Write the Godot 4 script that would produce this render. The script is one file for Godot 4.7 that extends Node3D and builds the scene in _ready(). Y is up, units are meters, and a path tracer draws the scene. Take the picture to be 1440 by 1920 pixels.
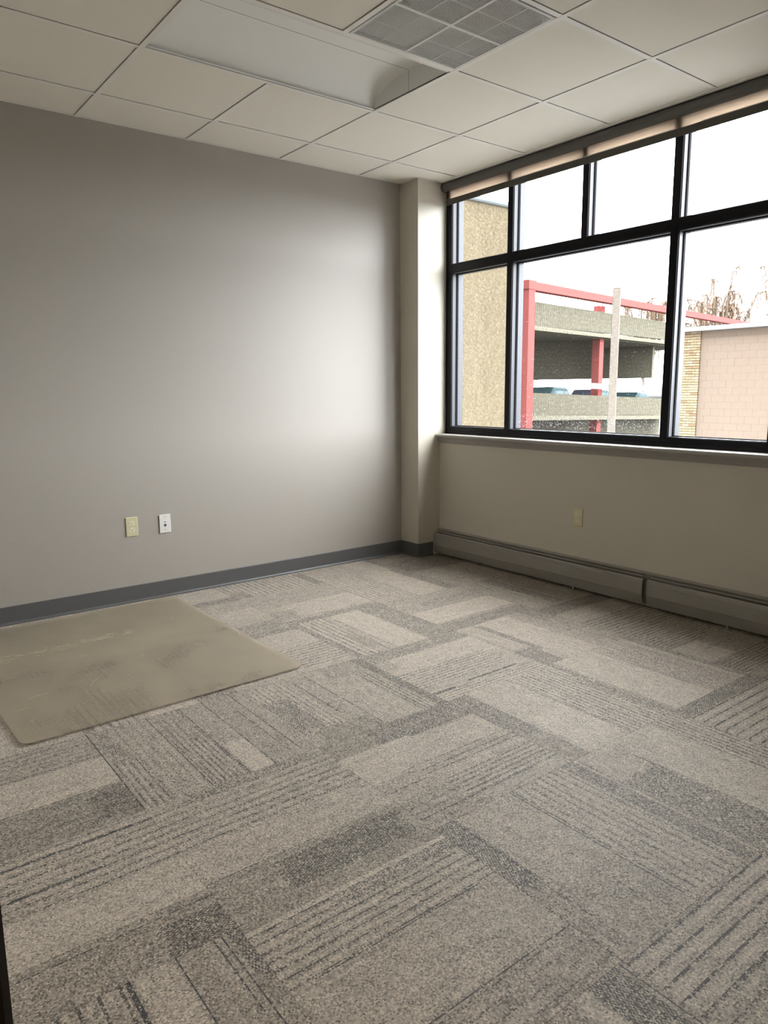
extends Node3D
# An empty office: taupe accent wall, black-framed ribbon window, carpet tiles, drop ceiling.
# x runs along the accent wall towards the window, z from the accent wall towards the camera, y up.

const CEIL := 2.654          # underside of the ceiling grid
const ADDED_FILL := 0.8            # strength of the added warm fill behind the camera
const GRID := 0.6096         # ceiling module
const WALL_Z := -0.36        # face of the accent wall
const PIER_X := 2.179        # side face of the corner pier
const PIER_Z := -0.164       # front face of the corner pier
const WIN_X := 2.389         # face of the wall under the window
const FRAME_X := 2.443       # inner face of the window frame
const WIN_END := 2.23          # right end of the window
const LEFT_X := -1.75        # left wall (outside the picture)
const REAR_Z := 3.55         # wall with the doorway the picture is taken from
const TILE := 0.6115         # carpet tile
const TX0 := -0.595          # west seam of carpet column 0
const TZ0 := 1.225           # north seam of carpet row 0

var rng := RandomNumberGenerator.new()
var M := {}
var used := {}

# ---------------------------------------------------------------- mesh builder
class MB:
	var v := PackedVector3Array()
	var n := PackedVector3Array()
	var uv := PackedVector2Array()
	var ix := PackedInt32Array()

	func tri(a: Vector3, b: Vector3, c: Vector3) -> void:
		var nn := (b - a).cross(c - a).normalized()
		var k := v.size()
		v.append(a); v.append(b); v.append(c)
		for i in 3:
			n.append(nn); uv.append(Vector2.ZERO)
		ix.append(k); ix.append(k + 2); ix.append(k + 1)

	# corners counter-clockwise as seen from outside
	func quad(a: Vector3, b: Vector3, c: Vector3, d: Vector3, ua := Vector2(0, 0), ub := Vector2(1, 0), uc := Vector2(1, 1), ud := Vector2(0, 1)) -> void:
		var nn := (b - a).cross(c - a)
		if nn.length_squared() < 1e-16:
			nn = (c - a).cross(d - a)
		nn = nn.normalized()
		var k := v.size()
		v.append(a); v.append(b); v.append(c); v.append(d)
		for i in 4:
			n.append(nn)
		uv.append(ua); uv.append(ub); uv.append(uc); uv.append(ud)
		for i in [0, 2, 1, 0, 3, 2]:
			ix.append(k + i)

	func box(lo: Vector3, hi: Vector3) -> void:
		var p := func(i: int, j: int, k: int) -> Vector3: return Vector3(hi.x if i else lo.x, hi.y if j else lo.y, hi.z if k else lo.z)
		quad(p.call(0, 0, 1), p.call(1, 0, 1), p.call(1, 1, 1), p.call(0, 1, 1))
		quad(p.call(1, 0, 0), p.call(0, 0, 0), p.call(0, 1, 0), p.call(1, 1, 0))
		quad(p.call(1, 0, 1), p.call(1, 0, 0), p.call(1, 1, 0), p.call(1, 1, 1))
		quad(p.call(0, 0, 0), p.call(0, 0, 1), p.call(0, 1, 1), p.call(0, 1, 0))
		quad(p.call(0, 1, 1), p.call(1, 1, 1), p.call(1, 1, 0), p.call(0, 1, 0))
		quad(p.call(0, 0, 0), p.call(1, 0, 0), p.call(1, 0, 1), p.call(0, 0, 1))

	# box with chamfered edges
	func cbox(lo: Vector3, hi: Vector3, e: float) -> void:
		var c := (lo + hi) * 0.5
		var h := (hi - lo) * 0.5
		e = minf(e, minf(h.x, minf(h.y, h.z)) * 0.95)
		var P := func(sx: float, sy: float, sz: float, ax: int) -> Vector3:
			var q := Vector3(h.x - e, h.y - e, h.z - e)
			q[ax] += e
			return c + Vector3(q.x * sx, q.y * sy, q.z * sz)
		for s in [-1.0, 1.0]:
			_f([P.call(s, -1, -1, 0), P.call(s, 1, -1, 0), P.call(s, 1, 1, 0), P.call(s, -1, 1, 0)], Vector3(s, 0, 0))
			_f([P.call(-1, s, -1, 1), P.call(1, s, -1, 1), P.call(1, s, 1, 1), P.call(-1, s, 1, 1)], Vector3(0, s, 0))
			_f([P.call(-1, -1, s, 2), P.call(1, -1, s, 2), P.call(1, 1, s, 2), P.call(-1, 1, s, 2)], Vector3(0, 0, s))
			for t in [-1.0, 1.0]:
				_f([P.call(s, t, -1, 0), P.call(s, t, 1, 0), P.call(s, t, 1, 1), P.call(s, t, -1, 1)], Vector3(s, t, 0))
				_f([P.call(s, -1, t, 0), P.call(s, 1, t, 0), P.call(s, 1, t, 2), P.call(s, -1, t, 2)], Vector3(s, 0, t))
				_f([P.call(-1, s, t, 1), P.call(1, s, t, 1), P.call(1, s, t, 2), P.call(-1, s, t, 2)], Vector3(0, s, t))
				for w in [-1.0, 1.0]:
					var a: Vector3 = P.call(s, t, w, 0)
					var b: Vector3 = P.call(s, t, w, 1)
					var d: Vector3 = P.call(s, t, w, 2)
					if (b - a).cross(d - a).dot(Vector3(s, t, w)) > 0:
						tri(a, b, d)
					else:
						tri(a, d, b)

	func _f(q: Array, out: Vector3) -> void:
		if (q[1] - q[0]).cross(q[2] - q[0]).dot(out) > 0:
			quad(q[0], q[1], q[2], q[3])
		else:
			quad(q[0], q[3], q[2], q[1])

	# a closed outline (counter-clockwise) of points (a, b) carried along an axis; put(a, b, along) gives the place
	func extrude(pts: PackedVector2Array, from: float, to: float, put: Callable, caps := true) -> void:
		var m := pts.size()
		var mid := Vector2.ZERO
		for q in pts:
			mid += q / m
		for i in m:
			var a := pts[i]
			var b := pts[(i + 1) % m]
			var p0: Vector3 = put.call(a.x, a.y, from)
			var p1: Vector3 = put.call(b.x, b.y, from)
			var p2: Vector3 = put.call(b.x, b.y, to)
			var p3: Vector3 = put.call(a.x, a.y, to)
			quad(p0, p1, p2, p3, Vector2(0, float(i) / m), Vector2(0, float(i + 1) / m), Vector2(1, float(i + 1) / m), Vector2(1, float(i) / m))
		if caps:
			var id := Geometry2D.triangulate_polygon(pts)
			for k in range(0, id.size(), 3):
				var t0 := pts[id[k]]
				var t1 := pts[id[k + 1]]
				var t2 := pts[id[k + 2]]
				tri(put.call(t0.x, t0.y, from), put.call(t1.x, t1.y, from), put.call(t2.x, t2.y, from))
				tri(put.call(t0.x, t0.y, to), put.call(t2.x, t2.y, to), put.call(t1.x, t1.y, to))

	func tube(path: Array, radii: Array, sides: int, closed_ends := true) -> void:
		var rings := []
		for i in path.size():
			var dir: Vector3 = (path[mini(i + 1, path.size() - 1)] - path[maxi(i - 1, 0)]).normalized()
			var side := dir.cross(Vector3(0.31, 0.9, 0.21)).normalized()
			if side.length() < 0.5:
				side = dir.cross(Vector3(1, 0, 0)).normalized()
			var up := side.cross(dir)
			var ring := []
			for k in sides:
				var w := TAU * k / sides
				ring.append([path[i] + (side * cos(w) + up * sin(w)) * radii[i], side * cos(w) + up * sin(w)])
			rings.append(ring)
		var base := v.size()
		for r in rings:
			for q in r:
				v.append(q[0]); n.append(q[1]); uv.append(Vector2.ZERO)
		for i in rings.size() - 1:
			for k in sides:
				var k2 := (k + 1) % sides
				var a := base + i * sides + k
				var b := base + i * sides + k2
				ix.append_array([a, b, b + sides, a, b + sides, a + sides])
		if closed_ends:
			for e in [0, rings.size() - 1]:
				var c: Vector3 = path[e]
				for k in sides:
					var p: Vector3 = rings[e][k][0]
					var q: Vector3 = rings[e][(k + 1) % sides][0]
					if e == 0: tri(c, p, q)
					else: tri(c, q, p)

	func mesh() -> ArrayMesh:
		var am := ArrayMesh.new()
		var arr := []
		arr.resize(Mesh.ARRAY_MAX)
		arr[Mesh.ARRAY_VERTEX] = v
		arr[Mesh.ARRAY_NORMAL] = n
		arr[Mesh.ARRAY_TEX_UV] = uv
		arr[Mesh.ARRAY_TEX_UV2] = uv
		arr[Mesh.ARRAY_INDEX] = ix
		am.add_surface_from_arrays(Mesh.PRIMITIVE_TRIANGLES, arr)
		return am

# ---------------------------------------------------------------- scene helpers
func numbered(called: String) -> String:
	var k: int = used.get(called, 0)
	used[called] = k + 1
	return called if k == 0 else "%s_%03d" % [called, k]

func tag(o: Node, label: String, category: String, group := "", kind := "") -> void:
	if label: o.set_meta("label", label)
	if category: o.set_meta("category", category)
	if group: o.set_meta("group", group)
	if kind: o.set_meta("kind", kind)

func thing(called: String, label: String, category: String, at := Vector3.ZERO, turn := 0.0, group := "", kind := "") -> Node3D:
	var o := Node3D.new()
	o.name = numbered(called)
	add_child(o)
	o.position = at
	o.rotation.y = turn
	tag(o, label, category, group, kind)
	return o

func part(called: String, mb: MB, m: Material, parent: Node3D, label := "") -> MeshInstance3D:
	return part_mesh(called, mb.mesh(), m, parent, label)

func part_mesh(called: String, mesh: Mesh, m: Material, parent: Node3D, label := "") -> MeshInstance3D:
	var o := MeshInstance3D.new()
	o.name = called if parent != self else numbered(called)
	o.mesh = mesh
	o.material_override = m
	o.cast_shadow = GeometryInstance3D.SHADOW_CASTING_SETTING_ON
	parent.add_child(o, true)
	if label: o.set_meta("label", label)
	return o

func boxed(called: String, lo: Vector3, hi: Vector3, m: Material, parent: Node3D, e := 0.0, label := "") -> MeshInstance3D:
	var b := MB.new()
	if e > 0.0: b.cbox(lo, hi, e)
	else: b.box(lo, hi)
	return part(called, b, m, parent, label)

func lin(r: float, g: float, b: float) -> Color:
	return Color(r, g, b).linear_to_srgb()

func mat(c: Color, rough := 0.7, spec := 0.5, metal := 0.0) -> StandardMaterial3D:
	var m := StandardMaterial3D.new()
	m.albedo_color = c
	m.roughness = rough
	m.metallic_specular = spec
	m.metallic = metal
	return m

func noise(freq: float, oct := 4, sd := 1, type := FastNoiseLite.TYPE_SIMPLEX_SMOOTH) -> FastNoiseLite:
	var f := FastNoiseLite.new()
	f.noise_type = type
	f.frequency = freq
	f.fractal_octaves = oct
	f.seed = sd
	return f

func noise_tex(size: int, freq: float, oct: int, sd: int, lo: Color, hi: Color, type := FastNoiseLite.TYPE_SIMPLEX_SMOOTH) -> NoiseTexture2D:
	var t := NoiseTexture2D.new()
	t.width = size
	t.height = size
	t.seamless = true
	t.noise = noise(freq, oct, sd, type)
	var g := Gradient.new()
	g.set_color(0, lo)
	g.set_color(1, hi)
	t.color_ramp = g
	return t

# world-mapped colour grain on a plain paint or plaster
func grained(c: Color, amount: float, per_metre: float, rough: float, bump := 0.0, sd := 3, freq := 0.06, spec := 0.5) -> StandardMaterial3D:
	var m := mat(Color.WHITE, rough, spec)
	var l := c.srgb_to_linear()
	m.albedo_texture = noise_tex(256, freq, 5, sd, (l * (1.0 - amount)).linear_to_srgb(), (l * (1.0 + amount)).linear_to_srgb())
	m.uv1_triplanar = true
	m.uv1_world_triplanar = true
	m.uv1_scale = Vector3.ONE * per_metre
	if bump > 0.0:
		m.heightmap_enabled = true
		m.heightmap_texture = m.albedo_texture
		m.heightmap_scale = bump
	return m

# ---------------------------------------------------------------- materials
func make_materials() -> void:
	M.taupe = grained(lin(0.385, 0.356, 0.318), 0.03, 3.0, 0.45, 0.03, 5, 0.12)
	M.cream = grained(lin(0.55, 0.51, 0.43), 0.03, 3.0, 0.5, 0.03, 6, 0.12)
	M.ceiling = grained(lin(0.84, 0.80, 0.71), 0.05, 4.0, 0.95, 0.08, 7, 0.16, 0.2)
	M.bar = mat(lin(0.84, 0.81, 0.75), 0.3)
	M.bar_edge = mat(lin(0.30, 0.29, 0.27), 0.8)
	M.white_metal = mat(lin(0.74, 0.74, 0.72), 0.38)
	M.reflector = mat(lin(0.84, 0.83, 0.79), 0.5)
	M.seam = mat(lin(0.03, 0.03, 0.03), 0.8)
	M.black = mat(lin(0.005, 0.005, 0.007), 0.4, 0.3)
	M.stop = mat(lin(0.05, 0.052, 0.062), 0.35, 0.4)
	M.gasket = mat(lin(0.004, 0.004, 0.005), 0.7, 0.2)
	M.glass = mat(Color(0.9, 0.95, 0.95, 0.04), 0.02)
	M.glass.transparency = BaseMaterial3D.TRANSPARENCY_ALPHA
	M.base = grained(lin(0.1, 0.1, 0.1), 0.12, 6.0, 0.42, 0.0, 8)
	M.sill = mat(lin(0.36, 0.34, 0.315), 0.4)
	M.apron = mat(lin(0.30, 0.275, 0.25), 0.5)
	M.heater = grained(lin(0.30, 0.28, 0.25), 0.04, 4.0, 0.38, 0.0, 9)
	M.shade_tube = mat(lin(0.125, 0.12, 0.112), 0.6, 0.3)
	M.shade_fabric = mat(lin(0.095, 0.083, 0.071), 0.9, 0.2)
	M.shade_fabric.backlight_enabled = true
	M.shade_fabric.backlight = lin(1.0, 0.86, 0.72)
	M.hem = mat(lin(0.10, 0.096, 0.088), 0.85, 0.2)
	M.highlight_pale = mat(lin(0.62, 0.60, 0.56), 0.5)
	M.ivory = mat(lin(0.62, 0.57, 0.36), 0.35)
	M.receptacle = mat(lin(0.74, 0.70, 0.54), 0.3)
	M.plate_white = mat(lin(0.74, 0.73, 0.69), 0.35)
	M.slot = mat(lin(0.015, 0.014, 0.012), 0.7)
	M.jack = mat(lin(0.02, 0.035, 0.07), 0.4)
	M.steel = mat(lin(0.5, 0.48, 0.42), 0.35, 0.5, 0.6)
	M.subfloor = mat(lin(0.03, 0.03, 0.032), 0.9)
	M.door_frame = mat(lin(0.014, 0.012, 0.011), 0.5, 0.3)
	M.stucco = mat(Color.WHITE, 0.95, 0.05)
	M.stucco.albedo_texture = noise_tex(512, 0.09, 3, 12, lin(0.07, 0.056, 0.035), lin(0.17, 0.146, 0.104), FastNoiseLite.TYPE_VALUE)
	M.stucco.uv1_triplanar = true
	M.stucco.uv1_world_triplanar = true
	M.stucco.uv1_scale = Vector3.ONE * 2.0
	M.red_steel = grained(lin(0.19, 0.052, 0.048), 0.12, 0.6, 0.8, 0.0, 13, 0.06, 0.05)
	M.concrete = grained(lin(0.118, 0.11, 0.084), 0.45, 0.5, 0.95, 0.0, 14, 0.05, 0.05)
	M.rail_white = grained(lin(0.155, 0.152, 0.149), 0.3, 0.8, 0.8, 0.0, 15, 0.05, 0.05)
	M.post_wood = grained(lin(0.27, 0.243, 0.212), 0.2, 1.5, 0.9, 0.0, 16, 0.03, 0.05)
	M.brick_a = mat(lin(0.40, 0.32, 0.21), 0.9, 0.05)
	M.brick_b = mat(lin(0.46, 0.38, 0.265), 0.9, 0.05)
	M.brick_c = mat(lin(0.32, 0.235, 0.145), 0.9, 0.05)
	M.mortar = mat(lin(0.11, 0.08, 0.055), 0.95, 0.05)
	M.block = grained(lin(0.33, 0.265, 0.215), 0.04, 0.8, 0.95, 0.0, 17, 0.04, 0.05)
	M.coping = mat(lin(0.42, 0.43, 0.43), 0.8, 0.05)
	M.asphalt = grained(lin(0.07, 0.07, 0.072), 0.2, 0.3, 0.95, 0.0, 18)
	M.bark = mat(lin(0.11, 0.09, 0.075), 0.95, 0.05)
	M.twig = mat(lin(0.14, 0.1, 0.07), 0.95, 0.05)
	M.roof_metal = mat(lin(0.14, 0.16, 0.165), 0.8, 0.05)
	M.sky_blocker = mat(lin(0.10, 0.085, 0.075), 0.9)
	M.bounce_pale = mat(lin(0.28, 0.28, 0.28), 0.95, 0.1)
	M.car_green = mat(lin(0.02, 0.045, 0.05), 0.25)
	M.car_dark = mat(lin(0.03, 0.035, 0.05), 0.25)
	M.car_pale = mat(lin(0.5, 0.48, 0.45), 0.3)
	M.car_glass = mat(lin(0.05, 0.09, 0.10), 0.08)
	M.tyre = mat(lin(0.02, 0.02, 0.02), 0.8)
	M.hall_wall = mat(lin(0.46, 0.43, 0.365), 0.8)
	M.spot = mat(Color(0.93, 0.95, 0.98, 0.75), 0.5)
	M.spot.transparency = BaseMaterial3D.TRANSPARENCY_ALPHA
	make_carpet_relief()

# ---------------------------------------------------------------- camera, sky, exposure
func make_camera_and_light() -> void:
	var cam := Camera3D.new()
	cam.name = "camera"
	cam.fov = rad_to_deg(2.0 * atan(960.0 / 1361.94))
	cam.near = 0.02
	cam.far = 500.0
	add_child(cam)
	cam.position = Vector3(-1.2399, 1.2316, 3.8533)
	cam.basis = Basis(Vector3.UP, -0.6573) * Basis(Vector3.RIGHT, -0.1671) * Basis(Vector3.BACK, -0.009)
	cam.current = true
	# an even, bright overcast sky
	var sky_mat := ProceduralSkyMaterial.new()
	sky_mat.sky_top_color = Color(0.985, 0.993, 1.0)
	sky_mat.sky_horizon_color = Color(0.965, 0.985, 1.0)
	sky_mat.sky_curve = 0.6
	sky_mat.sky_energy_multiplier = 3.65
	sky_mat.ground_bottom_color = lin(0.03, 0.03, 0.03)
	sky_mat.ground_horizon_color = lin(0.03, 0.03, 0.03)
	sky_mat.ground_energy_multiplier = 2.5
	var sky := Sky.new()
	sky.sky_material = sky_mat
	var env := Environment.new()
	env.background_mode = Environment.BG_SKY
	env.sky = sky
	env.tonemap_mode = Environment.TONE_MAPPER_LINEAR
	env.tonemap_exposure = 1.07
	env.sdfgi_enabled = true
	env.ssao_enabled = true
	env.ssil_enabled = true
	var we := WorldEnvironment.new()
	we.name = "environment"
	we.environment = env
	add_child(we)

# ---------------------------------------------------------------- carpet
# every tile is a grid of yarn loops; s runs across the stripes, t along them
const LOOPS := 160
const LOOP_RELIEF := 0.3      # centimetres

func make_carpet_relief() -> void:
	# height of the yarn loops: 16 x 16 loops of 8 x 8 pixels, repeated over a whole tile
	var rr := RandomNumberGenerator.new()
	rr.seed = 41
	var patch := Image.create(128, 128, false, Image.FORMAT_RGB8)
	var tall := []
	for i in 256:
		tall.append(rr.randf_range(0.6, 1.0))
	for y in 128:
		var row := y / 8
		var dy := (float(y % 8) + 0.5) / 8.0 - 0.5
		var sgn := 1.0 if row % 2 == 0 else -1.0
		for x in 128:
			var fx := fposmod(float(x) / 8.0 + sgn * dy * 0.7 + (0.5 if row % 2 else 0.0), 16.0)
			var dx := fx - floorf(fx) - 0.5
			var k: float = tall[row * 16 + int(fx) % 16]
			var d := sqrt(dx * dx * 3.2 + dy * dy * 3.6)
			var h := clampf(1.0 - d * d * 1.15, 0.0, 1.0) * k
			patch.set_pixel(x, y, Color(h, h, h))
	var whole := Image.create(LOOPS * 8, LOOPS * 8, false, Image.FORMAT_RGB8)
	for i in LOOPS / 16:
		for j in LOOPS / 16:
			whole.blit_rect(patch, Rect2i(0, 0, 128, 128), Vector2i(i * 128, j * 128))
	M.loop_height = ImageTexture.create_from_image(whole)

func carpet_material(base_level: float, ops: Array, sd: int) -> StandardMaterial3D:
	var rr := RandomNumberGenerator.new()
	rr.seed = 900 + sd
	var sand := Color(0.68, 0.598, 0.50)
	var umber := Color(0.15, 0.131, 0.109)
	var navy := Color(0.042, 0.045, 0.053)
	var slate := Color(0.062, 0.061, 0.062)
	var level := PackedFloat32Array()
	var darkness := PackedFloat32Array()
	level.resize(LOOPS * LOOPS)
	darkness.resize(LOOPS * LOOPS)
	var solid := PackedByteArray()      # 1 where a dark yarn runs unbroken
	solid.resize(LOOPS * LOOPS)
	level.fill(base_level)
	var wob := noise(0.045, 3, sd)
	for op in ops:
		if op[0] == "n":
			var s_row := int(op[1] * LOOPS)
			for w in int(op[4]):
				var row := clampi(s_row + w, 0, LOOPS - 1)
				for t in range(int(op[2] * LOOPS), mini(LOOPS, int(op[3] * LOOPS))):
					solid[row * LOOPS + t] = 1
					darkness[row * LOOPS + t] = maxf(darkness[row * LOOPS + t], op[5] * clampf(0.95 + wob.get_noise_2d(t * 2.0, row * 9.0) * 0.9, 0.35, 1.0))
			continue
		var r0 := int(op[1] * LOOPS)
		var r1 := mini(LOOPS, int(op[2] * LOOPS))
		for row in range(r0, r1):
			var jit := wob.get_noise_2d(row * 7.0, 50.0) * 9.0
			var t0 := int(op[3] * LOOPS + (jit if op[3] > 0.02 else 0.0))
			var t1 := int(op[4] * LOOPS + (jit if op[4] < 0.98 else 0.0))
			for t in range(clampi(t0, 0, LOOPS), clampi(t1, 0, LOOPS)):
				var i := row * LOOPS + t
				if op[0] == "p":
					level[i] = op[5]
					darkness[i] = 0.0
				elif op[0] == "b":
					darkness[i] = op[5] * (0.95 if ((t / 2 + row) % 2) == 0 else 0.12)
				elif op[0] == "l":
					# ribs: a dark row, then rows that rise to a pale ridge
					var per := int(round(op[5] * LOOPS / 128.0))
					var ph := posmod(row - r0 + int(round(wob.get_noise_2d(t * 1.1, r0 * 3.0) * 0.8)), per)
					var run := clampf(0.75 + wob.get_noise_2d(t * 0.8, (row - ph) * 9.0) * 0.9, 0.6, 1.0)
					level[i] = op[7] + (0.28 * op[6] * run if ph == per / 2 or ph == per / 2 + 1 else 0.0)
					darkness[i] = op[6] * run if ph == 0 else ((0.8 if per > 9 else 0.3) * op[6] * run if ph == 1 else 0.0)
	var im := Image.create(LOOPS, LOOPS, false, Image.FORMAT_RGB8)
	for row in LOOPS:
		for t in LOOPS:
			var i := row * LOOPS + t
			var l := level[i] + wob.get_noise_2d(t * 0.6, row * 2.2 + 300.0) * 0.22
			var c := umber.lerp(sand, clampf(0.12 + 0.72 * l + rr.randfn(0.0, 0.25), 0.0, 1.2))
			if rr.randf() < darkness[i]:
				c = c.lerp(navy if solid[i] else slate, rr.randf_range(0.6, 1.0))
			im.set_pixel(t, row, c.linear_to_srgb())
	var m := mat(Color.WHITE, 0.62, 0.4)
	m.albedo_texture = ImageTexture.create_from_image(im)
	m.texture_filter = BaseMaterial3D.TEXTURE_FILTER_NEAREST
	m.heightmap_enabled = true
	m.heightmap_texture = M.loop_height
	m.heightmap_scale = LOOP_RELIEF
	return m

func carpet_plan() -> Dictionary:
	var d := {}
	d[Vector2i(-1, 0)] = ["x", 0.45, [["l", 0, 0.3, 0, 1, 6, 0.5, 0.5], ["n", 0.3, 0, 1, 1, 0.8], ["p", 0.33, 0.65, 0, 1, 0.85], ["p", 0.67, 1, 0, 1, 0.3], ["n", 0.655, 0, 0.95, 1, 0.85], ["l", 0.72, 0.97, 0.6, 0.85, 6, 0.4, 0.3], ["b", 0.72, 0.95, 0.82, 1, 0.7]]]
	d[Vector2i(0, 0)] = ["z", 0.5, [["b", 0.03, 0.12, 0.05, 0.45, 0.35], ["l", 0.03, 0.16, 0.45, 1, 5, 0.8, 0.5], ["l", 0.16, 0.36, 0, 1, 6, 0.45, 0.55], ["l", 0.4, 0.57, 0, 0.45, 5, 0.45, 0.45], ["l", 0.4, 0.57, 0.45, 1, 4, 0.7, 0.5], ["p", 0.59, 0.73, 0, 0.6, 0.55], ["p", 0.59, 0.72, 0.62, 1, 0.95], ["p", 0.74, 0.9, 0, 1, 0.5], ["p", 0.93, 1, 0, 1, 0.55], ["n", 0.005, 0, 1, 1, 1], ["n", 0.36, 0, 1, 1, 1], ["n", 0.38, 0.4, 1, 1, 0.8], ["n", 0.57, 0, 1, 1, 1], ["n", 0.73, 0, 1, 1, 0.75], ["n", 0.92, 0, 0.95, 1, 1], ["n", 0.86, 0.2, 1, 1, 0.5]]]
	d[Vector2i(1, 0)] = ["z", 0.6, [["l", 0.03, 0.32, 0.05, 0.85, 5, 0.65, 0.7], ["b", 0.02, 0.2, 0.3, 0.8, 0.8], ["p", 0.08, 0.48, 0.82, 1, 0.4], ["p", 0.5, 0.78, 0, 1, 0.7], ["p", 0.6, 0.92, 0, 0.25, 0.5], ["l", 0.8, 0.92, 0.3, 1, 4, 0.75, 0.5], ["b", 0.92, 1, 0, 1, 0.9], ["n", 0.36, 0.1, 0.7, 2, 0.6], ["n", 0.49, 0.05, 0.98, 1, 0.85]]]
	d[Vector2i(2, 0)] = ["x", 0.75, [["b", 0, 0.17, 0, 1, 0.65], ["p", 0.18, 0.5, 0.05, 1, 0.95], ["p", 0.18, 0.4, 0, 0.15, 0.7], ["l", 0.48, 0.76, 0, 0.85, 5, 0.75, 0.75], ["l", 0.88, 1, 0, 1, 4, 0.7, 0.8], ["n", 0.175, 0, 0.9, 1, 0.9], ["n", 0.85, 0, 0.2, 4, 0.9], ["n", 0.83, 0.35, 0.85, 3, 0.9]]]
	d[Vector2i(3, 0)] = ["z", 0.8, [["b", 0.2, 0.27, 0.05, 0.75, 0.85], ["b", 0, 0.2, 0.66, 1, 0.9], ["p", 0.28, 0.62, 0, 1, 0.95], ["l", 0.7, 1, 0, 1, 4, 0.7, 0.65], ["b", 0.8, 1, 0, 0.3, 0.7], ["n", 0.02, 0.1, 0.7, 1, 0.8], ["n", 0.66, 0, 1, 1, 0.8], ["n", 0.45, 0.3, 0.6, 1, 0.3]]]
	d[Vector2i(4, 0)] = ["x", 0.5, [["b", 0.05, 0.25, 0, 1, 0.7], ["p", 0.28, 0.55, 0, 1, 0.7], ["l", 0.55, 1, 0, 1, 6, 0.95, 0.5]]]
	d[Vector2i(-1, 1)] = ["x", 0.55, [["l", 0.03, 0.44, 0, 1, 7, 0.8, 0.6], ["p", 0.45, 0.72, 0, 1, 0.85], ["p", 0.72, 1, 0, 1, 0.4], ["b", 0.82, 1, 0.75, 1, 0.75], ["n", 0.08, 0, 1, 3, 0.9], ["n", 0.3, 0.2, 0.7, 3, 0.9], ["n", 0.765, 0, 1, 1, 0.75]]]
	d[Vector2i(0, 1)] = ["x", 0.55, [["b", 0.01, 0.08, 0.2, 0.9, 0.5], ["l", 0.08, 0.45, 0, 1, 7, 0.8, 0.6], ["p", 0.46, 0.7, 0, 1, 0.75], ["p", 0.72, 1, 0, 1, 0.42], ["b", 0.75, 0.95, 0.3, 0.95, 0.8], ["n", 0.7, 0, 0.6, 1, 0.6]]]
	d[Vector2i(1, 1)] = ["x", 0.65, [["p", 0, 0.2, 0, 0.35, 0.4], ["b", 0, 0.23, 0.32, 1, 0.85], ["p", 0.2, 0.52, 0, 0.5, 0.92], ["p", 0.25, 0.5, 0.4, 1, 0.8], ["p", 0.62, 0.72, 0.3, 1, 0.75], ["l", 0.75, 1, 0, 0.4, 6, 0.4, 0.5], ["l", 0.7, 0.92, 0.35, 1, 5, 0.85, 0.6], ["n", 0.5, 0.2, 1, 1, 0.6], ["n", 0.56, 0.3, 1, 1, 0.85], ["n", 0.6, 0.3, 1, 1, 0.85], ["n", 0.63, 0.02, 0.28, 2, 0.6], ["n", 0.9, 0, 0.8, 1, 0.9]]]
	d[Vector2i(2, 1)] = ["z", 0.75, [["b", 0, 0.17, 0, 0.65, 0.9], ["p", 0, 0.17, 0.65, 1, 0.45], ["p", 0.2, 0.55, 0, 1, 0.85], ["p", 0.2, 0.55, 0.5, 0.95, 1], ["l", 0.58, 1, 0, 1, 5, 0.7, 0.75], ["b", 0.92, 1, 0.3, 1, 0.65], ["n", 0.56, 0, 1, 1, 0.8], ["n", 0.8, 0.1, 1, 2, 0.6]]]
	d[Vector2i(3, 1)] = ["z", 0.85, [["b", 0, 0.04, 0, 1, 0.7], ["p", 0.08, 0.5, 0, 1, 0.95], ["l", 0.5, 0.88, 0, 0.15, 7, 0.4, 0.8], ["l", 0.5, 0.88, 0.15, 1, 4, 0.7, 0.7], ["b", 0.92, 1, 0, 1, 0.75], ["n", 0.05, 0, 1, 1, 0.85]]]
	d[Vector2i(4, 1)] = ["x", 0.5, [["l", 0, 0.4, 0, 1, 5, 0.85, 0.5], ["p", 0.4, 0.72, 0, 0.35, 0.8], ["p", 0.4, 0.72, 0.35, 1, 0.5], ["l", 0.75, 1, 0, 1, 4, 0.85, 0.4], ["n", 0.55, 0.2, 0.6, 1, 0.7]]]
	d[Vector2i(-1, 2)] = ["z", 0.45, [["l", 0.2, 0.56, 0, 1, 9, 0.9, 0.5], ["p", 0.6, 0.74, 0, 1, 0.75], ["p", 0.76, 0.9, 0.4, 1, 0.4], ["b", 0.95, 1, 0, 0.25, 0.8], ["p", 0.95, 1, 0.25, 1, 0.35], ["n", 0.57, 0, 1, 3, 1], ["n", 0.75, 0, 1, 1, 1], ["n", 0.895, 0, 0.4, 1, 0.9], ["n", 0.93, 0, 1, 1, 1]]]
	d[Vector2i(0, 2)] = ["x", 0.5, [["p", 0, 0.06, 0, 1, 0.4], ["p", 0.055, 0.075, 0, 1, 0.95], ["l", 0.08, 0.4, 0, 1, 6, 0.95, 0.62], ["b", 0.08, 0.16, 0.4, 1, 0.5], ["p", 0.42, 0.76, 0, 1, 0.65], ["l", 0.79, 1, 0, 1, 7, 0.4, 0.45], ["b", 0.79, 0.92, 0, 0.3, 0.6], ["n", 0.39, 0.1, 0.9, 1, 0.85], ["n", 0.77, 0, 1, 1, 1]]]
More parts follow.
